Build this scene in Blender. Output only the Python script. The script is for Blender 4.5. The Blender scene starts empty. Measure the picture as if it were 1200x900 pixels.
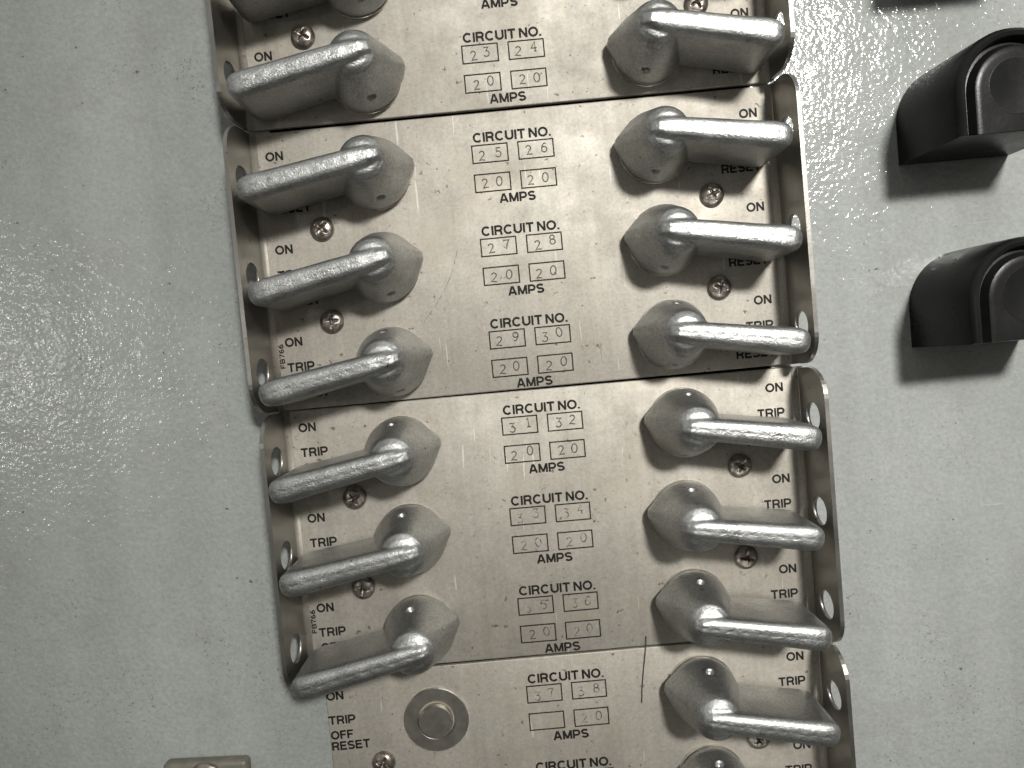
import bpy, bmesh, math, random
from mathutils import Matrix, Vector
random.seed(7)
S = bpy.context.scene
C = S.collection
MM = 0.001
UP = Matrix.Rotation(math.pi / 2, 4, 'X')      # panel frame (right, up, outward) -> upright in the world

# ------------------------------------------------------------------ camera
cam = bpy.data.cameras.new("camera")
cam.sensor_width = 36.0
cam.lens = 26.1
cam.clip_start = 0.005
cam.clip_end = 50
co = bpy.data.objects.new("camera", cam)
C.objects.link(co)
R = ((0.995694, -0.092684, -0.001479), (-0.092549, -0.994883, 0.040539), (-0.005229, -0.040228, -0.999177))
M = Matrix(((R[0][0], -R[1][0], -R[2][0], -5.052 * MM),
            (R[0][1], -R[1][1], -R[2][1], -0.317 * MM),
            (R[0][2], -R[1][2], -R[2][2], 204.98 * MM),
            (0, 0, 0, 1)))
co.matrix_world = UP @ M
S.camera = co

# ------------------------------------------------------------------ light of the room
W = bpy.data.worlds.new("World")
S.world = W
W.use_nodes = True
wn, wl = W.node_tree.nodes, W.node_tree.links
bg = wn["Background"]
bg.inputs[1].default_value = 1.5
tc = wn.new("ShaderNodeTexCoord")
sx = wn.new("ShaderNodeSeparateXYZ")
wl.new(tc.outputs["Generated"], sx.inputs[0])
rz = wn.new("ShaderNodeValToRGB")              # dim floor, brighter ceiling
mp = wn.new("ShaderNodeMapRange")
mp.inputs[1].default_value, mp.inputs[2].default_value = -1, 1
wl.new(sx.outputs[2], mp.inputs[0])
wl.new(mp.outputs[0], rz.inputs[0])
e = rz.color_ramp.elements
e[0].position, e[0].color = 0.15, (0.022, 0.021, 0.019, 1)
e[1].position, e[1].color = 0.85, (0.30, 0.30, 0.285, 1)
m = e.new(0.5); m.color = (0.085, 0.083, 0.075, 1)
wl.new(rz.outputs[0], bg.inputs[0])


def lamp(name, pos, size, power, col, sy=None, aim=(0.03, 0, 0), spread=180):
    l = bpy.data.lights.new(name, 'AREA')
    l.shape = 'RECTANGLE'
    l.size = size
    l.size_y = sy or size
    l.energy = power
    l.color = col
    l.spread = math.radians(spread)
    o = bpy.data.objects.new(name, l)
    C.objects.link(o)
    p = Vector(pos)
    o.matrix_world = UP @ (Matrix.Translation(p) @ (Vector(aim) - p).to_track_quat('-Z', 'Y').to_matrix().to_4x4())
    return o


lamp("ceiling_lamp", (0.44, 0.55, 1.30), 0.19, 0.74, (1.0, 0.98, 0.94), 0.125, (0.085, 0.015, 0), 27)
lamp("side_lamp", (-1.16, 0.08, 1.45), 0.055, 1.25, (1.0, 0.98, 0.95), 0.07)

S.view_settings.view_transform = 'Standard'
S.view_settings.look = 'None'
S.view_settings.exposure = 0.0
S.view_settings.gamma = 1.0


# ------------------------------------------------------------------ materials
class N:
    def __init__(s, name):
        s.m = bpy.data.materials.new(name)
        s.m.use_nodes = True
        s.t = s.m.node_tree
        s.b = s.t.nodes["Principled BSDF"]
        tc = s.t.nodes.new("ShaderNodeTexCoord")
        oi = s.t.nodes.new("ShaderNodeObjectInfo")
        add = s.t.nodes.new("ShaderNodeVectorMath")
        add.operation = 'MULTIPLY_ADD'
        comb = s.t.nodes.new("ShaderNodeCombineXYZ")
        for i in range(3):
            s.t.links.new(oi.outputs["Random"], comb.inputs[i])
        s.t.links.new(comb.outputs[0], add.inputs[0])
        add.inputs[1].default_value = (3.1, 1.7, 2.3)
        s.t.links.new(tc.outputs["Object"], add.inputs[2])
        s.vec = add.outputs[0]

    def new(s, k, **kw):
        n = s.t.nodes.new(k)
        for a, v in kw.items():
            setattr(n, a, v)
        return n

    def ln(s, a, b):
        s.t.links.new(a, b)

    def noise(s, scale, detail=3, rough=0.55, stretch=None, src=None):
        n = s.new("ShaderNodeTexNoise")
        n.inputs["Scale"].default_value = scale
        n.inputs["Detail"].default_value = detail
        n.inputs["Roughness"].default_value = rough
        o = src or s.vec
        if stretch:
            mp = s.new("ShaderNodeMapping")
            mp.inputs["Scale"].default_value = stretch
            s.ln(o, mp.inputs[0])
            o = mp.outputs[0]
        s.ln(o, n.inputs["Vector"])
        return n.outputs["Fac"]

    def ramp(s, fac, stops):
        r = s.new("ShaderNodeValToRGB")
        el = r.color_ramp.elements
        while len(el) < len(stops):
            el.new(0.5)
        for x, (p, c) in zip(el, stops):
            x.position = p
            x.color = (c, c, c, 1) if not isinstance(c, tuple) else (*c, 1)
        s.ln(fac, r.inputs[0])
        return r.outputs[0]

    def mix(s, fac, a, b, mode='MIX'):
        n = s.new("ShaderNodeMix", data_type='RGBA', blend_type=mode)
        for i, v in ((0, fac), (6, a), (7, b)):
            if isinstance(v, bpy.types.NodeSocket):
                s.ln(v, n.inputs[i])
            elif i == 0:
                n.inputs[0].default_value = v
            else:
                n.inputs[i].default_value = (*v, 1)
        return n.outputs[2]

    def bump(s, h, dist, strength=1.0, prev=None):
        n = s.new("ShaderNodeBump")
        n.inputs["Distance"].default_value = dist
        n.inputs["Strength"].default_value = strength
        s.ln(h, n.inputs["Height"])
        if prev is not None:
            s.ln(prev, n.inputs["Normal"])
        return n.outputs["Normal"]

    def set(s, **kw):
        for k, v in kw.items():
            i = s.b.inputs[k.replace('_', ' ')]
            if isinstance(v, bpy.types.NodeSocket):
                s.ln(v, i)
            else:
                i.default_value = (*v, 1) if isinstance(v, tuple) else v
        return s.m


def mat_wall():
    n = N("grey_enamel")
    big = n.ramp(n.noise(14, 4, 0.6), [(0.3, (0.300, 0.316, 0.303)), (0.7, (0.348, 0.364, 0.350))])
    runs = n.ramp(n.noise(30, 4, 0.6, (1.0, 0.12, 1.0)), [(0.35, 0.86), (0.65, 1.06)])
    c = n.mix(1.0, big, runs, 'MULTIPLY')
    fine = n.ramp(n.noise(900, 4, 0.7), [(0.35, 0.90), (0.65, 1.07)])
    c = n.mix(1.0, c, fine, 'MULTIPLY')
    spots = n.ramp(n.noise(430, 3, 0.6), [(0.715, 0.0), (0.75, 0.9)])
    c = n.mix(spots, c, (0.05, 0.047, 0.04))
    grime = n.ramp(n.noise(45, 5, 0.7), [(0.52, 0.0), (0.78, 0.32)])
    c = n.mix(grime, c, (0.20, 0.195, 0.165))
    pit = n.ramp(n.noise(1300, 2, 0.6), [(0.62, 0.0), (0.70, 0.65)])
    zone = n.ramp(n.noise(24, 4, 0.7), [(0.50, 0.0), (0.64, 1.0)])
    pz = n.mix(1.0, pit, zone, 'MULTIPLY')
    c = n.mix(pz, c, (0.07, 0.066, 0.055))
    scr = n.ramp(n.noise(60, 2, 0.5, (1.0, 14.0, 1.0)), [(0.735, 0.0), (0.75, 0.35)])
    c = n.mix(scr, c, (0.42, 0.43, 0.42))
    nb = n.bump(n.noise(760, 2, 0.45), 0.00020, 0.9)
    nb = n.bump(n.noise(120, 2, 0.5), 0.0006, 0.5, nb)
    nb = n.bump(n.noise(1300, 2, 0.6), 0.00006, 0.6, nb)
    r = n.ramp(n.noise(60, 3), [(0.3, 0.07), (0.7, 0.13)])
    return n.set(Base_Color=c, Roughness=r, Normal=nb, Specular_IOR_Level=0.5)


def mat_plate():
    n = N("satin_nickel_plate")
    c = n.ramp(n.noise(40, 5, 0.65), [(0.3, (0.355, 0.332, 0.287)), (0.7, (0.44, 0.416, 0.368))])
    fine = n.ramp(n.noise(1100, 4, 0.8), [(0.3, 0.80), (0.7, 1.10)])
    c = n.mix(1.0, c, fine, 'MULTIPLY')
    brush = n.ramp(n.noise(420, 3, 0.6, (1.0, 0.05, 1.0)), [(0.3, 0.93), (0.7, 1.05)])
    c = n.mix(1.0, c, brush, 'MULTIPLY')
    tarn = n.ramp(n.noise(48, 5, 0.68), [(0.52, 0.0), (0.76, 0.55)])
    c = n.mix(tarn, c, (0.40, 0.35, 0.28))
    scr = n.ramp(n.noise(70, 2, 0.5, (11.0, 0.7, 1.0)), [(0.715, 0.0), (0.73, 0.5)])
    c = n.mix(scr, c, (0.66, 0.64, 0.58))
    spots = n.ramp(n.noise(520, 3, 0.65), [(0.665, 0.0), (0.71, 0.85)])
    c = n.mix(spots, c, (0.12, 0.095, 0.07))
    r = n.ramp(n.noise(90, 4, 0.6), [(0.3, 0.57), (0.7, 0.72)])
    nb = n.bump(n.noise(1500, 3, 0.6), 0.00003, 0.7)
    nb = n.bump(n.noise(25, 2, 0.5), 0.0006, 0.35, nb)
    return n.set(Base_Color=c, Metallic=0.70, Roughness=r, Normal=nb)


def mat_flange():
    n = N("folded_steel_flange")
    c = n.ramp(n.noise(60, 5, 0.65), [(0.3, (0.28, 0.27, 0.245)), (0.7, (0.36, 0.35, 0.325))])
    spots = n.ramp(n.noise(420, 3, 0.6), [(0.68, 0.0), (0.72, 0.8)])
    c = n.mix(spots, c, (0.12, 0.09, 0.07))
    r = n.ramp(n.noise(90, 4, 0.6), [(0.3, 0.28), (0.7, 0.40)])
    nb = n.bump(n.noise(1300, 3, 0.6), 0.00003, 0.7)
    return n.set(Base_Color=c, Metallic=0.95, Roughness=r, Normal=nb)


def mat_cast():
    n = N("die_cast_zinc")
    c = n.ramp(n.noise(120, 5, 0.7), [(0.3, (0.35, 0.355, 0.35)), (0.7, (0.49, 0.495, 0.485))])
    fine = n.ramp(n.noise(1400, 3, 0.7), [(0.3, 0.75), (0.7, 1.2)])
    c = n.mix(1.0, c, fine, 'MULTIPLY')
    spots = n.ramp(n.noise(380, 3, 0.6), [(0.67, 0.0), (0.72, 0.6)])
    c = n.mix(spots, c, (0.12, 0.105, 0.09))
    r = n.ramp(n.noise(150, 4, 0.6), [(0.3, 0.34), (0.7, 0.48)])
    nb = n.bump(n.noise(1900, 3, 0.65), 0.00013, 1.0)
    nb = n.bump(n.noise(260, 2, 0.5), 0.00035, 0.13, nb)
    return n.set(Base_Color=c, Metallic=0.95, Roughness=r, Normal=nb)


def mat_screw():
    n = N("tarnished_screw")
    c = n.ramp(n.noise(500, 4, 0.7), [(0.35, (0.16, 0.13, 0.11)), (0.7, (0.46, 0.43, 0.39))])
    nb = n.bump(n.noise(1600, 3, 0.6), 0.00008, 0.6)
    return n.set(Base_Color=c, Metallic=0.9, Roughness=0.33, Normal=nb)


def mat_ink():
    n = N("black_ink")
    c = n.ramp(n.noise(2200, 2, 0.6), [(0.35, (0.007, 0.0065, 0.006)), (0.75, (0.03, 0.027, 0.023))])
    return n.set(Base_Color=c, Roughness=0.6, Specular_IOR_Level=0.12)


def mat_stamp():
    n = N("worn_stamped_mark")
    c = n.ramp(n.noise(1500, 2, 0.6), [(0.35, (0.02, 0.018, 0.014)), (0.65, (0.09, 0.08, 0.065))])
    a = n.ramp(n.noise(900, 2, 0.6), [(0.45, 1.0), (0.70, 0.6)])
    return n.set(Base_Color=c, Roughness=0.6, Alpha=a)


def mat_faint():
    n = N("faint_stamped_mark")
    c = n.ramp(n.noise(1500, 2, 0.6), [(0.35, (0.025, 0.022, 0.017)), (0.65, (0.12, 0.105, 0.08))])
    a = n.ramp(n.noise(800, 2, 0.6), [(0.38, 0.9), (0.60, 0.12)])
    return n.set(Base_Color=c, Roughness=0.6, Alpha=a)


def mat_plastic():
    n = N("black_plastic")
    c = n.ramp(n.noise(90, 4, 0.6), [(0.3, (0.007, 0.007, 0.007)), (0.7, (0.013, 0.013, 0.0125))])
    dust = n.ramp(n.noise(500, 4, 0.75), [(0.66, 0.0), (0.84, 0.16)])
    c = n.mix(dust, c, (0.10, 0.10, 0.095))
    r = n.ramp(n.noise(120, 4, 0.6), [(0.3, 0.24), (0.7, 0.36)])
    nb = n.bump(n.noise(1500, 2, 0.6), 0.00003, 0.6)
    return n.set(Base_Color=c, Roughness=r, Normal=nb, Specular_IOR_Level=0.15)


def mat_plain(name, col, rough=0.6, metal=0.0):
    n = N(name)
    k = n.ramp(n.noise(300, 3, 0.6), [(0.3, tuple(v * 0.8 for v in col)), (0.7, tuple(v * 1.15 for v in col))])
    return n.set(Base_Color=k, Roughness=rough, Metallic=metal)


WALL, PLATE, FLANGE, CAST, SCREW = mat_wall(), mat_plate(), mat_flange(), mat_cast(), mat_screw()
INK, STAMP, FAINT, PLASTIC = mat_ink(), mat_stamp(), mat_faint(), mat_plastic()
DARK = mat_plain("dark_cavity", (0.012, 0.011, 0.010), 0.8)
BUSH = mat_plain("turned_steel", (0.68, 0.65, 0.59), 0.26, 0.95)
OLIVE = mat_plain("dull_olive_steel", (0.17, 0.16, 0.13), 0.45, 0.15)
FIBRE = mat_plain("dark_fibre", (0.02, 0.018, 0.015), 0.6)


# ------------------------------------------------------------------ helpers (millimetres in, metres out)
def obj(name, bm, mat, parent=None, smooth=True, angle=35, label=None):
    me = bpy.data.meshes.new(name)
    bm.to_mesh(me)
    bm.free()
    me.transform(Matrix.Scale(MM, 4))
    if smooth is True:
        for p in me.polygons:
            p.use_smooth = True
        me.set_sharp_from_angle(angle=math.radians(angle))
    me.materials.append(mat)
    o = bpy.data.objects.new(name, me)
    C.objects.link(o)
    if parent:
        o.parent = parent
    if label:
        o["label"] = label
    return o


def thing(name, label, cat, u, v, w=0.0, turn=0.0, group=None):
    o = bpy.data.objects.new(name, None)
    o.empty_display_size = 0.005
    C.objects.link(o)
    o.matrix_world = UP @ Matrix.Translation((u * MM, v * MM, w * MM)) @ Matrix.Rotation(math.radians(turn), 4, 'Z')
    o["label"], o["category"] = label, cat
    if group:
        o["group"] = group
    return o


def structure(name, bm, mat):
    o = obj(name, bm, mat, smooth=False)
    o.matrix_world = UP
    o["kind"] = "structure"
    return o


def dup(o, parent):
    c = o.copy()
    C.objects.link(c)
    c.parent = parent
    for ch in o.children:
        dup(ch, c)
    return c


def box(bm, x0, x1, y0, y1, z0, z1, bev=0.0, seg=2):
    r = bmesh.ops.create_cube(bm, size=1)
    vs = r['verts']
    for v in vs:
        v.co = Vector((x0 + (v.co.x + .5) * (x1 - x0), y0 + (v.co.y + .5) * (y1 - y0), z0 + (v.co.z + .5) * (z1 - z0)))
    if bev:
        es = list({e for v in vs for e in v.link_edges})
        bmesh.ops.bevel(bm, geom=es, offset=bev, segments=seg, profile=0.5, affect='EDGES')


def lathe(bm, prof, n=48, cx=0, cy=0):
    rings = []
    for r, z in prof:
        if r <= 1e-6:
            rings.append([bm.verts.new((cx, cy, z))])
        else:
            rings.append([bm.verts.new((cx + r * math.cos(2 * math.pi * i / n), cy + r * math.sin(2 * math.pi * i / n), z)) for i in range(n)])
    for a, b in zip(rings, rings[1:]):
        for i in range(n):
            j = (i + 1) % n
            if len(a) == 1:
                bm.faces.new((a[0], b[i], b[j]))
            elif len(b) == 1:
                bm.faces.new((a[i], a[j], b[0]))
            else:
                bm.faces.new((a[i], a[j], b[j], b[i]))


# ---- stroked lettering
def arc(cx, cy, rx, ry, a0, a1, n=14):
    return [(cx + rx * math.cos(math.radians(a0 + (a1 - a0) * i / n)), cy + ry * math.sin(math.radians(a0 + (a1 - a0) * i / n))) for i in range(n + 1)]


T = 0.185                      # stroke weight of the bold capitals, in cap heights
H = T / 2


def bowl(w, y0, y1):
    rx, ry = min(0.26, (w - T) * 0.5), (y1 - y0) / 2
    return [(H, y1), (w - H - rx, y1)] + arc(w - H - rx, (y0 + y1) / 2, rx, ry, 90, -90, 10)[1:] + [(H, y0)]


def capitals():
    g = {}
    g['A'] = (0.98, [[(.09, 0), (.46, 1)], [(.52, 1), (.89, 0)], [(.24, .29), (.74, .29)]])
    g['C'] = (0.95, [arc(.49, .5, .49 - H, .5 - H, 42, 318, 24)])
    g['I'] = (T, [[(H, 0), (H, 1)]])
    g['R'] = (0.86, [[(H, 0), (H, 1)], bowl(.84, .46, 1 - H), [(.46, .46), (.64, .38), (.75, .0)]])
    g['U'] = (0.87, [[(H, 1), (H, .38)] + arc(.435, .38, .435 - H, .38 - H, 180, 360, 14) + [(.87 - H, 1)]])
    g['T'] = (0.82, [[(0, 1 - H), (.82, 1 - H)], [(.41, 1), (.41, 0)]])
    g['N'] = (0.86, [[(H, 0), (H, 1)], [(.86 - H, 0), (.86 - H, 1)], [(H, .97), (.86 - H, .03)]])
    g['O'] = (1.02, [arc(.51, .5, .51 - H, .5 - H, 0, 360, 30)])
    g['M'] = (1.02, [[(H, 0), (H, 1)], [(1.02 - H, 0), (1.02 - H, 1)], [(H + .02, .98), (.51, .06)], [(1.0 - H, .98), (.51, .06)]])
    g['P'] = (0.84, [[(H, 0), (H, 1)], bowl(.84, .40, 1 - H)])
    g['S'] = (0.84, [arc(.42, .72, .42 - H, .28 - H, 25, 180, 10) + arc(.42, .74, .42 - H, .24, 190, 262, 5) + arc(.42, .26, .42 - H, .25, 80, 0, 6) + arc(.42, .28, .42 - H, .28 - H, -10, -160, 10)])
    g['E'] = (0.78, [[(H, 0), (H, 1)], [(H, 1 - H), (.76, 1 - H)], [(H, .52), (.71, .52)], [(H, H), (.78, H)]])
    g['F'] = (0.74, [[(H, 0), (H, 1)], [(H, 1 - H), (.74, 1 - H)], [(H, .50), (.66, .50)]])
    g['B'] = (0.86, [[(H, 0), (H, 1)], bowl(.82, .52, 1 - H), bowl(.86, H, .52)])
    g['7'] = (0.70, [[(0, 1 - H), (.68, 1 - H), (.40, .5), (.28, 0)]])
    g['6'] = (0.74, [arc(.37, .32, .37 - H, .32 - H, 0, 360, 18), arc(.42, .52, .42 - H, .48 - H, 60, 190, 10)])
    g['.'] = (T * 1.1, [[(H, 0), (H, T)]])
    return g


GL = capitals()
DIG = {   # thin hand-stamped figures in a 0.7 x 1 cell
    '0': [arc(.35, .5, .29, .48, 0, 360, 24)],
    '1': [[(.20, .80), (.36, .98), (.36, .02)], [(.16, .02), (.58, .02)]],
    '2': [arc(.32, .73, .25, .25, 165, -10, 10) + [(.50, .55), (.06, .04), (.30, .08), (.66, .03)]],
    '3': [[(.08, .97), (.58, .97), (.28, .60)] + arc(.30, .31, .30, .30, 85, -150, 12)],
    '4': [[(.44, 0), (.44, 1.0), (.04, .34), (.64, .34)], [(.32, .02), (.56, .02)]],
    '5': [[(.58, .97), (.16, .97), (.13, .56)] + arc(.30, .32, .30, .31, 120, -150, 12)],
    '6': [arc(.34, .30, .27, .29, 0, 360, 18), [(.08, .40), (.16, .74), (.36, .96), (.56, .88)]],
    '7': [[(.08, .86), (.10, .97), (.64, .97), (.40, .50), (.32, 0)]],
    '8': [arc(.35, .74, .23, .23, 0, 360, 18), arc(.35, .27, .28, .27, 0, 360, 18)],
    '9': [arc(.34, .70, .27, .28, 0, 360, 18), [(.61, .66), (.56, .30), (.36, .04), (.14, .08)]],
}


def ribbon(bm, pts, width, z):
    pts = [Vector(p) for p in pts]
    closed = (pts[0] - pts[-1]).length < 1e-4
    if closed:
        pts = pts[:-1]
    n = len(pts)
    L, Rr = [], []
    for i, p in enumerate(pts):
        a = pts[i - 1] if (i or closed) else None
        b = pts[(i + 1) % n] if (i < n - 1 or closed) else None
        d1 = (p - a).normalized() if a is not None else None
        d2 = (b - p).normalized() if b is not None else None
        d1, d2 = d1 or d2, d2 or d1
        n1, n2 = Vector((-d1.y, d1.x)), Vector((-d2.y, d2.x))
        mv = (n1 + n2)
        mv = mv.normalized() if mv.length > 1e-6 else n1
        k = min(1 / max(mv.dot(n1), 0.35), 1.7)
        L.append(bm.verts.new((*(p + mv * width / 2 * k), z)))
        Rr.append(bm.verts.new((*(p - mv * width / 2 * k), z)))
    for i in range(n if closed else n - 1):
        j = (i + 1) % n
        bm.faces.new((Rr[i], Rr[j], L[j], L[i]))


def text(bm, s, x, y, cap, width=None, align='C', z=0.03, weight=1.0, turn=0.0):
    adv, sp = [], 0.125
    cur = 0.0
    for ch in s:
        if ch == ' ':
            cur += 0.26
            continue
        adv.append((ch, cur))
        cur += GL[ch][0] + sp
    tot = cur - sp
    kx = (width / (tot * cap)) if width else 1.0
    ox = {'C': -tot / 2, 'L': 0.0, 'R': -tot}[align]
    ct, st = math.cos(math.radians(turn)), math.sin(math.radians(turn))
    zz = z
    for ch, a in adv:
        for pts in GL[ch][1]:
            q = [((px + a + ox) * cap * kx, py * cap) for px, py in pts]
            q = [(x + ct * px - st * py, y + st * px + ct * py) for px, py in q]
            ribbon(bm, q, T * cap * weight * 1.2, zz)
            zz = z + ((zz - z) + 0.004) % 0.04


def frame(bm, x0, x1, y0, y1, t, z):
    ribbon(bm, [(x0, y0), (x1, y0), (x1, y1), (x0, y1), (x0, y0)], t, z)


# ------------------------------------------------------------------ the painted wall and the cavity behind the plates
WB = -1.3                                     # painted surface, just behind the plates
bm = bmesh.new()
ox, oy, ix, iy0, iy1 = 700, 600, 66, -240, 220
P = lambda x, y, z=WB: bm.verts.new((x, y, z))
o4 = [P(-ox, -oy), P(ox, -oy), P(ox, oy), P(-ox, oy)]
i4 = [P(-ix, iy0), P(ix, iy0), P(ix, iy1), P(-ix, iy1)]
d4 = [P(-ix, iy0, -3.0), P(ix, iy0, -3.0), P(ix, iy1, -3.0), P(-ix, iy1, -3.0)]
for k in range(4):
    j = (k + 1) % 4
    bm.faces.new((o4[k], o4[j], i4[j], i4[k]))
    bm.faces.new((i4[k], i4[j], d4[j], d4[k]))
structure("wall", bm, WALL)
bm = bmesh.new()
q = [(-ix, iy0), (ix, iy0), (ix, iy1), (-ix, iy1)]
a = [bm.verts.new((x, y, -3.0)) for x, y in q]
b = [bm.verts.new((x, y, -30)) for x, y in q]
for k in range(4):
    j = (k + 1) % 4
    bm.faces.new((a[k], a[j], b[j], b[k]))
bm.faces.new(b)
structure("recess", bm, DARK)

# ------------------------------------------------------------------ parts shared by the plates
UL, UR, RB, TH, FH = 70.9, 71.0, 1.5, 1.1, 15.4          # bend line, bend radius, sheet thickness, flange height


def flange_bm(side, v0, v1, holes, lean):
    UB = UR if side > 0 else UL
    """folded-up side of a plate: bend strip plus an upright sheet with round corners and round holes"""
    bm = bmesh.new()
    ang = math.pi / 2 - lean

    def at(t, v, d):                           # t along the sheet from the bend start, d through its thickness (inner face d=0)
        La = RB * ang
        if t <= La:
            f = t / RB
            x, z = UB - RB + RB * math.sin(f), RB - RB * math.cos(f)
        else:
            f = ang
            x = UB - RB + RB * math.sin(f) + (t - La) * math.cos(f)
            z = RB - RB * math.cos(f) + (t - La) * math.sin(f)
        x, z = x + d * math.sin(f), z - d * math.cos(f)
        return bm.verts.new((side * x, v, z))
    La = RB * ang
    nb = 7
    grid = []
    for d in (0, TH):
        grid.append([[at(La * i / nb, v, d) for v in (v0, v1)] for i in range(nb + 1)])
    gi, go = grid
    for i in range(nb):
        for f in ((gi[i][0], gi[i][1], gi[i + 1][1], gi[i + 1][0]), (go[i][0], go[i + 1][0], go[i + 1][1], go[i][1]),
                  (gi[i][0], gi[i + 1][0], go[i + 1][0], go[i][0]), (gi[i][1], go[i][1], go[i + 1][1], gi[i + 1][1])):
            fc = bm.faces.new(f)
            fc.smooth, fc.material_index = True, 1
    bm.faces.new((gi[0][0], go[0][0], go[0][1], gi[0][1]))
    # upright sheet outline (t, v)
    rc, T1 = 8.0, La + FH - RB
    out = [(La, v0 + 0.2)]
    out += [(La + 1.0, v0 + 0.2)] + [(T1 - rc + rc * math.sin(x), v0 + 0.2 + rc - rc * math.cos(x)) for x in [math.pi / 2 * i / 10 for i in range(11)]]
    out += [(T1 - rc + rc * math.cos(x), v1 - 0.2 - rc + rc * math.sin(x)) for x in [math.pi / 2 * i / 10 for i in range(11)]] + [(La + 1.0, v1 - 0.2), (La, v1 - 0.2)]
    hl = [[(La + ht + 3.85 * math.cos(2 * math.pi * i / 28), hv + 3.85 * math.sin(2 * math.pi * i / 28)) for i in range(28)] for ht, hv in holes]
    loops = [out] + hl
    for d in (0, TH):
        es = []
        for lp in loops:
            vs = [at(t, v, d) for t, v in lp]
            es += [bm.edges.new((vs[i], vs[(i + 1) % len(vs)])) for i in range(len(vs))]
        r = bmesh.ops.triangle_fill(bm, use_beauty=True, use_dissolve=False, edges=es)
    for lp in loops:
        a = [at(t, v, 0) for t, v in lp]
        b = [at(t, v, TH) for t, v in lp]
        for i in range(len(lp)):
            j = (i + 1) % len(lp)
            bm.faces.new((a[i], a[j], b[j], b[i])).smooth = len(lp) == 28
    bmesh.ops.remove_doubles(bm, verts=bm.verts, dist=0.002)
    bmesh.ops.recalc_face_normals(bm, faces=bm.faces)
    return bm


def face_bm(x0, x1, v0, v1):
    bm = bmesh.new()
    box(bm, x0, x1, v0, v1, -TH, 0, 0.0)
    es = [e for e in bm.edges if abs(e.verts[0].co.y - e.verts[1].co.y) < 1e-5 and e.verts[0].co.z > -.1 and e.verts[1].co.z > -.1]
    bmesh.ops.bevel(bm, geom=es, offset=0.35, segments=3, profile=0.5, affect='EDGES')
    return bm


def screw_bm():
    bm = bmesh.new()
    n, rs = 64, [0.0, 0.25, 0.45, 0.65, 0.85, 1.05, 1.25, 1.45, 1.65, 1.85, 2.1, 2.4, 2.7, 2.95, 3.15, 3.25]

    def hgt(x, y):
        r = math.hypot(x, y)
        z = 1.75 * math.sqrt(max(0, 1 - (r / 3.35) ** 2.6)) + 0.15
        for p, q in ((x, y), (y, x)):
            w = 0.46 - 0.10 * abs(p)
            s = max(0.0, min(1.0, (w + 0.14 - abs(q)) / 0.28)) * max(0.0, min(1.0, (1.95 - abs(p)) / 0.3))
            z = min(z, z - s * (1.25 - 0.42 * abs(p)))
        return z
    rings = [[bm.verts.new((0, 0, hgt(0, 0)))]]
    for r in rs[1:]:
        rings.append([bm.verts.new((r * math.cos(2 * math.pi * i / n), r * math.sin(2 * math.pi * i / n), hgt(r * math.cos(2 * math.pi * i / n), r * math.sin(2 * math.pi * i / n)))) for i in range(n)])
    rings.append([bm.verts.new((3.3 * math.cos(2 * math.pi * i / n), 3.3 * math.sin(2 * math.pi * i / n), -0.05)) for i in range(n)])
    for a, b in zip(rings, rings[1:]):
        for i in range(n):
            j = (i + 1) % n
            bm.faces.new((a[0], b[i], b[j]) if len(a) == 1 else (a[i], b[i], b[j], a[j]))
    return bm


SCREW_ME = None


def screw(parent, u, v, turn):
    global SCREW_ME
    if SCREW_ME is None:
        o = obj("screw", screw_bm(), SCREW, parent, angle=50)
        SCREW_ME = o.data
    else:
        o = bpy.data.objects.new("screw", SCREW_ME)
        C.objects.link(o)
        o.parent = parent
    o.location = (u * MM, v * MM, 0)
    o.rotation_euler = (random.uniform(-.04, .04), random.uniform(-.04, .04), math.radians(turn))
    return o


def stamped(bm, s, x, y, worn):
    for k, ch in enumerate(s):
        cx = x + (-1.95, 2.05)[k] + random.uniform(-.35, .35)
        cy = y + (-0.35, 0.35)[k] + random.uniform(-.3, .3)
        tl = math.radians(random.uniform(-7, 7))
        for pts in DIG[ch]:
            q = [((px - .35) * 2.6, (py - .5) * 2.55) for px, py in pts]
            q = [(cx + math.cos(tl) * a - math.sin(tl) * b, cy + math.sin(tl) * a + math.cos(tl) * b) for a, b in q]
            ribbon(bm, q, 0.33 if not worn else 0.30, 0.035)


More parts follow.
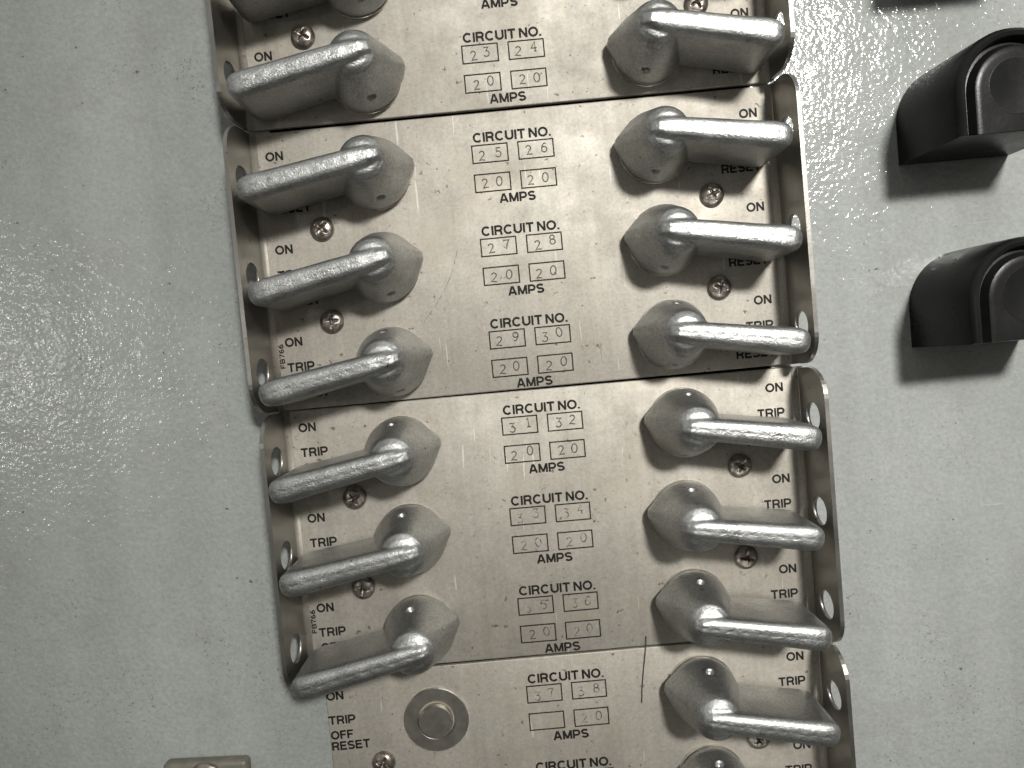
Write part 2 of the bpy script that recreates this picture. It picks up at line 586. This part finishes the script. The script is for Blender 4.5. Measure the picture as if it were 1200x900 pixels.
def plate(label, u, rows, v_top, v_bot, turn, numbers, amps, faint, screws, left_flange=True, serial_row=None, marks=()):
    """rows: heights of the circuit rows; numbers: pairs per row"""
    mid = rows[len(rows) // 2]
    t = thing("breaker_plate", label, "metal plate", u, mid, 0, turn, "plates of circuit breakers")
    x0 = -(UL - RB) if left_flange else -67.4
    obj("faceplate", face_bm(x0, UR - RB, v_bot - mid, v_top - mid), PLATE, t)
    holes = [(8.3 - RB, r + 0.2 - mid) for r in rows if v_bot < r < v_top]
    obj("side_flange", flange_bm(1, v_bot - mid, v_top - mid, holes, 0.07), FLANGE, t, smooth=None).data.materials.append(PLATE)
    if left_flange:
        obj("side_flange", flange_bm(-1, v_bot - mid, v_top - mid, [(a, b + 0.6) for a, b in holes], 0.10), FLANGE, t, smooth=None).data.materials.append(PLATE)
    for k, r in enumerate(rows):
        y = r - mid
        bm = bmesh.new()
        text(bm, "CIRCUIT NO.", 0.1, y + 7.1, 2.6, 21.3)
        for bx0, bx1 in ((-11.1, -1.42), (1.55, 11.1)):
            frame(bm, bx0, bx1, y + 1.58, y + 6.3, 0.36, 0.03)
            frame(bm, bx0, bx1, y - 6.3, y - 1.58, 0.36, 0.03)
        text(bm, "AMPS", 0.15, y - 9.7, 2.5, 9.9)
        obj("circuit_legend", bm, INK, t, smooth=None)
        bm = bmesh.new()
        f = faint[k]
        for s, x, yy in ((numbers[k][0], -6.26, 3.94), (numbers[k][1], 6.3, 3.94), (amps[k][0], -6.26, -3.94), (amps[k][1], 6.3, -3.94)):
            if s:
                stamped(bm, s, x, y + yy, f)
        if len(bm.verts):
            obj("stamped_digits", bm, FAINT if f else STAMP, t, smooth=None)
        else:
            bm.free()
        for side in (-1, 1):
            bm = bmesh.new()
            x, al = (-67.4, 'L') if side < 0 else (67.0, 'R')
            dy = 0.35 if side < 0 else 0.0
            tl = 0.6 if side < 0 else 0.3
            text(bm, "ON", x, y + dy + 6.95, 2.45, 4.75, al, turn=tl)
            text(bm, "TRIP", x, y + dy + 0.0, 2.45, 7.5, al, turn=tl)
            text(bm, "OFF", x + (0.2 if side < 0 else 0), y + dy - 4.3, 2.45, 6.3, al, turn=tl)
            text(bm, "RESET", x + (0.2 if side < 0 else 0), y + dy - 7.45, 2.45, 10.7, al, turn=tl)
            obj("position_legend", bm, INK, t, smooth=None)
    if serial_row is not None:
        bm = bmesh.new()
        text(bm, "FB766", -67.95, rows[serial_row] - mid + 1.5, 1.35, 6.7, 'L', weight=1.05, turn=90)
        obj("part_number", bm, INK, t, smooth=None)
    for pts in marks:
        bm = bmesh.new()
        ribbon(bm, [(a, b - mid) for a, b in pts], 0.13, 0.035)
        obj("scratch_mark", bm, FAINT, t, smooth=None)
    for su, sv in screws:
        screw(t, su, sv - mid, random.uniform(0, 90))
    return t


# ------------------------------------------------------------------ the four plates
plate("steel plate with CIRCUIT NO. 23 and 24, cut by the top edge of the photo", -0.15, (128.5, 103.1, 77.7), 142.4, 66.7, -0.04,
      [("19", "20"), ("21", "22"), ("23", "24")], [("20", "20")] * 3, [False] * 3,
      [(-53.6, 90.4), (53.1, 89.2), (-53.6, 115.5), (53.1, 115.0)])
plate("steel plate stamped 25 to 30, the upper of the two plates seen whole", 0.0, (50.8, 25.4, 0.0), 65.9, -10.2, 0.0,
      [("25", "26"), ("27", "28"), ("29", "30")], [("20", "20")] * 3, [False] * 3,
      [(-53.9, 38.5), (-53.8, 13.2), (53.0, 37.8), (53.0, 12.5)], serial_row=2,
      marks=[[(-17.6, 29.5), (-19.6, 23.5), (-22.2, 18.9), (-25.2, 14.6), (-28.6, 10.8)], [(19.4, 0.9), (19.1, -2.2), (19.3, -5.0)]])
plate("steel plate stamped 31 to 36, the lower of the two plates seen whole", 1.1, (-24.1, -49.5, -74.9), -10.65, -85.1, -0.24,
      [("31", "32"), ("33", "34"), ("35", "36")], [("20", "20")] * 3, [False, True, True],
      [(-53.7, -36.1), (-53.7, -61.5), (53.5, -36.7), (53.3, -62.4)], serial_row=2)
plate("steel plate with CIRCUIT NO. 37 and 38, its left flange missing, at the bottom edge", 1.1, (-100.0, -125.4, -150.8), -85.6, -161.0, -0.08,
      [("37", "38"), ("39", "40"), ("41", "42")], [("", "20"), ("20", "20"), ("20", "20")], [True] * 3,
      [(-53.1, -111.6), (52.6, -113.9), (-53.1, -137), (52.6, -139.5)], left_flange=False)

# ------------------------------------------------------------------ cast switch levers


def handle_meshes():
    bm = bmesh.new()
    # skirted hub: round rim, cone rising to a dome, blunt beak opposite the lever
    pts = []
    for r, z in ((9.1, 1.2), (9.4, 1.4), (9.5, 3.0), (9.35, 3.9), (8.9, 4.9), (6.5, 14.8), (6.3, 16.4), (5.5, 18.2), (4.0, 19.3), (2.0, 19.7)):
        pts += [(r * math.cos(2 * math.pi * i / 72), r * math.sin(2 * math.pi * i / 72), z) for i in range(72)]
    pts += [(-10.9, y, z) for y in (-0.9, 0.9) for z in (1.6, 4.0)]
    for p in pts:
        bm.verts.new(p)
    r = bmesh.ops.convex_hull(bm, input=bm.verts[:])
    bmesh.ops.delete(bm, geom=list({g for g in r['geom_interior'] if isinstance(g, bmesh.types.BMVert)}), context='VERTS')
    lathe(bm, [(0, 0.9), (7.5, 0.9), (7.5, 4), (0, 4)], 40)
    # spine along the crown
    sec = [(-10.6, 4.6, 0.7, 1.2), (-8.0, 11.2, 1.2, 2.0), (-6.0, 16.6, 1.7, 2.6), (-4.4, 19.6, 2.0, 3.0), (-2.4, 20.8, 2.2, 3.0), (2.0, 20.9, 2.3, 3.0)]
    rings = []
    for x, h, wt, wb in sec:
        rings.append([bm.verts.new(p) for p in ((x, -wb, min(6, h - 3)), (x, -wt, h - 0.5 * wt), (x, -wt * .5, h), (x, wt * .5, h), (x, wt, h - 0.5 * wt), (x, wb, min(6, h - 3)))])
    for a, b in zip(rings, rings[1:]):
        for i in range(6):
            j = (i + 1) % 6
            bm.faces.new((a[i], a[j], b[j], b[i]))
    bm.faces.new(list(reversed(rings[0])))
    bm.faces.new(rings[-1])
    # lever: a standing blade that widens towards its end
    sec = [(-2.6, 2.2), (-1.0, 2.7), (3.0, 2.95), (9.0, 3.1), (20.0, 3.25), (26.5, 3.45), (28.6, 3.25), (29.9, 2.75), (30.7, 1.8), (31.1, 0.7)]
    rings = []
    for x, h in sec:
        e = (0.0 if x < 28 else (0.3 if x < 29.5 else (0.8 if x < 30.5 else (1.5 if x < 31 else 2.4)))) if x > 0 else (0.9 if x < -2 else 0.3)
        sec_pts = [(-h * 1.06, 1.3 + e * .4), (-h * 1.03, 10)]
        for k in range(11):
            c_, s_ = math.cos(math.pi * (1 - k / 10)), math.sin(math.pi * (1 - k / 10))
            sec_pts.append((h * math.copysign(abs(c_) ** 0.72, c_), 18.2 + (2.9 - e) * s_ ** 0.72))
        sec_pts += [(h * 1.03, 10), (h * 1.06, 1.3 + e * .4)]
        rings.append([bm.verts.new((x, *p)) for p in sec_pts])
    n = 15
    for a, b in zip(rings, rings[1:]):
        for i in range(n):
            j = (i + 1) % n
            bm.faces.new((a[i], a[j], b[j], b[i]))
    bm.faces.new(list(reversed(rings[0])))
    bm.faces.new(rings[-1])
    bmesh.ops.recalc_face_normals(bm, faces=bm.faces)
    me = bpy.data.meshes.new("casting")
    bm.to_mesh(me)
    bm.free()
    o = bpy.data.objects.new("casting", me)
    C.objects.link(o)
    r = o.modifiers.new("r", 'REMESH')
    r.mode = 'VOXEL'
    r.voxel_size = 0.30
    s = o.modifiers.new("s", 'SMOOTH')
    s.factor, s.iterations = 0.5, 8
    dg = bpy.context.evaluated_depsgraph_get()
    full = bpy.data.meshes.new_from_object(o.evaluated_get(dg))
    bpy.data.objects.remove(o)
    bpy.data.meshes.remove(me)
    for v in full.vertices:                     # two blind pin holes and a faint parting groove
        for sy in (-1, 1):
            d = math.sqrt((v.co.x + 0.6) ** 2 + (v.co.y - sy * 8.0) ** 2 + (v.co.z - 8.2) ** 2)
            if d < 1.35:
                k = 1.5 * min(1.0, 1.6 * (1 - d / 1.35))
                v.co.y -= sy * k * 0.9
                v.co.z -= k * 0.35
        if v.co.z > 19.4 and abs(v.co.y) < 0.55 and v.co.x > -3:
            v.co.z -= 0.12 * (1 - abs(v.co.y) / 0.55) * (0.6 + 0.4 * math.sin(v.co.x * 1.7))
    full.transform(Matrix.Scale(MM, 4))
    full.update()
    nrm = [tuple(v.vector) for v in full.vertex_normals]

    def side(test, name):
        faces = [p for p in full.polygons if test(p.center.x / MM, p.center.y / MM)]
        used = sorted({i for p in faces for i in p.vertices})
        ix = {v: k for k, v in enumerate(used)}
        m = bpy.data.meshes.new(name)
        m.from_pydata([full.vertices[i].co for i in used], [], [[ix[i] for i in p.vertices] for p in faces])
        for p in m.polygons:
            p.use_smooth = True
        m.normals_split_custom_set_from_vertices([nrm[i] for i in used])
        m.materials.append(CAST)
        return m
    lever = side(lambda x, y: x > 6.6 and math.hypot(x, y) > 9.0, "lever")
    hub = side(lambda x, y: not (x > 6.6 and math.hypot(x, y) > 9.0), "hub")
    bpy.data.meshes.remove(full)
    return hub, lever


HUB, LEVER = handle_meshes()
bm = bmesh.new()
lathe(bm, [(0, 0.03), (9.6, 0.03), (9.6, 0.85), (9.5, 0.95), (0, 0.85)], 64)
proto_w = None


def switch(u, v, ang, label):
    global proto_w
    left = u < 0
    u -= 0.9 if left else 0.0
    t = thing("breaker_switch", label, "breaker switch", u, v, 0, (180 - ang + 0.9) if left else ang, "cast levers of the circuit breakers")
    for nm, me in (("hub", HUB), ("lever", LEVER)):
        o = bpy.data.objects.new(nm, me)
        C.objects.link(o)
        o.parent = t
        if left:
            o.scale = (1.035, 1.0, 1.0)
    if proto_w is None:
        proto_w = obj("base_washer", bm, BUSH, t)
    else:
        w = proto_w.copy()
        C.objects.link(w)
        w.parent = t
    return t


right = [(104.2, 38.6, -9.5, "cast lever at the top right, only the underside of its hub inside the photo"),
         (77.9, 38.4, -11.5, "dark cast lever right of the boxes reading 23 and 24"),
         (51.7, 38.2, -9.0, "cast lever right of the boxes reading 25 and 26, shadow over RESET"),
         (26.6, 38.7, -10.0, "cast lever right of the boxes reading 27 and 28, seen almost from above"),
         (0.9, 38.8, -9.5, "cast lever right of the boxes reading 29 and 30, lowest on its plate"),
         (-23.4, 39.8, -10.0, "cast lever right of the boxes reading 31 and 32, uppermost on its plate"),
         (-49.0, 38.5, -9.5, "cast lever right of the boxes reading 33 and 34 with both screws beside it"),
         (-74.0, 38.6, -11.0, "cast lever right of the boxes reading 35 and 36, crossing the plate joint"),
         (-98.6, 38.9, -12.0, "cast lever right of the boxes reading 37 and 38, showing its tall upper face"),
         (-124.3, 39.6, -10.5, "cast lever at the bottom right, only the top of its round hub showing")]
left = [(103.2, -36.9, -9.0, "cast lever at the top left, cut off by the edge of the photo"),
        (77.6, -37.0, -10.5, "cast lever left of the boxes reading 23 and 24, dark face below its ridge"),
        (51.6, -37.1, -9.0, "cast lever left of the boxes reading 25 and 26, uppermost on its plate"),
        (26.3, -37.1, -10.5, "cast lever left of the boxes reading 27 and 28, between two screws"),
        (0.6, -37.1, -9.5, "cast lever left of the boxes reading 29 and 30, covering most of TRIP"),
        (-24.1, -37.2, -9.5, "cast lever left of the boxes reading 31 and 32, flange hole at its end"),
        (-48.6, -37.0, -8.5, "cast lever left of the boxes reading 33 and 34, in the middle of its plate"),
        (-74.2, -36.9, -11.0, "cast lever left of the boxes reading 35 and 36, its end over the plate corner")]
for v, u, a_, lb in right + left:
    switch(u, v, a_, lb)

# the bare spindle at circuit 37, its lever missing
t = thing("breaker_spindle", "round steel washer and stub beside TRIP OFF RESET, its lever missing", "spindle", -36.0, -100.5)
bm = bmesh.new()
lathe(bm, [(5.1, 0.02), (9.1, 0.02), (9.1, 0.55), (8.85, 0.75), (5.6, 0.75), (5.1, 0.35), (5.1, 0.02)], 72)
obj("washer", bm, BUSH, t)
bm = bmesh.new()
lathe(bm, [(4.75, 0.02), (4.75, 1.8), (4.4, 2.15), (0.0, 2.2)], 56)
obj("stub", bm, BUSH, t)

# ------------------------------------------------------------------ black plastic covers on the right


def arch(d, w, s=0.0, n=26):
    r, cx, cy, yb = 15.0 - d, 15.2 + s, 10.5 + 0.2 * s, min(d, 0.5)
    pts = [(cx - r, yb)] + [(cx - r * math.cos(math.pi * i / n), cy + r * math.sin(math.pi * i / n)) for i in range(n + 1)] + [(cx + r, yb)]
    return [(x, y, w) for x, y in pts]


def loft(rings, cap=False):
    bm = bmesh.new()
    vr = [[bm.verts.new(p) for p in r] for r in rings]
    n = len(vr[0])
    for a, b in zip(vr, vr[1:]):
        for i in range(n):
            j = (i + 1) % n
            bm.faces.new((a[i], b[i], b[j], a[j]))
    if cap:
        bm.faces.new(list(reversed(vr[-1])))
    bmesh.ops.recalc_face_normals(bm, faces=bm.faces)
    return bm


def cover(v, label):
    t = thing("switch_cover", label, "black cover", 105.0, v, WB, 0, "black plastic covers on the right")
    s = 1.3
    obj("body", loft([arch(0, 0), arch(0.1, 12, s * .5), arch(0.3, 23.9, s), arch(0.7, 24.9, s), arch(1.5, 25.4, s), arch(2.4, 25.1, s), arch(2.9, 24.2, s), arch(3.05, 22.9, s)]), PLASTIC, t, angle=40)
    obj("front_panel", loft([arch(3.06, 22.8, s), arch(3.9, 22.9, s), arch(4.6, 24.1, s), arch(4.95, 24.8, s), arch(5.5, 24.98, s), arch(6.4, 25.0, s)], True), PLASTIC, t, angle=40)
    bm = bmesh.new()
    lathe(bm, [(6.9, 24.95), (6.85, 25.06), (6.7, 25.08), (6.5, 25.04), (0, 25.04)], 64, 15.2 + s, 11.4)
    obj("round_boss", bm, PLASTIC, t)
    return t


cover(91.2, "black plastic cover above the photo's edge, casting the shadow at the top right")
cover(41.3, "upper of the two black arched plastic covers at the right edge")
cover(-8.8, "lower of the two black arched plastic covers at the right edge")

# ------------------------------------------------------------------ small bracket at the lower left
t = thing("metal_bracket", "small metal bracket with a dark screw at the bottom left corner", "bracket", -102, -120.6, WB, -2.5)
bm = bmesh.new()
box(bm, -11.8, 11.9, -16, 15.0, 0.05, 4.2, 1.3, 4)
obj("bracket_body", bm, OLIVE, t)
o = screw(t, 0.4, 10.0, 20)
o.location.z = 4.2 * MM
o.scale = (1.55, 1.55, 1.0)

# a loose dark fibre over the joint of the lower plates
cu = [(24.7, -82.2, 0.55), (24.2, -86, 0.6), (23.2, -91.5, 0.35), (22.3, -97, 0.3), (21.9, -101, 0.4)]
bm = bmesh.new()
pr = None
for i, p in enumerate(cu):
    ring = [bm.verts.new((p[0] + .11 * math.cos(k * math.pi / 3), p[1], p[2] + .11 * math.sin(k * math.pi / 3))) for k in range(6)]
    if pr:
        for k in range(6):
            bm.faces.new((pr[k], pr[(k + 1) % 6], ring[(k + 1) % 6], ring[k]))
    pr = ring
o = obj("loose_fibre", bm, FIBRE)
o.matrix_world = UP
o["label"], o["category"] = "thin dark hair lying across the joint above CIRCUIT NO. 37 and 38", "fibre"
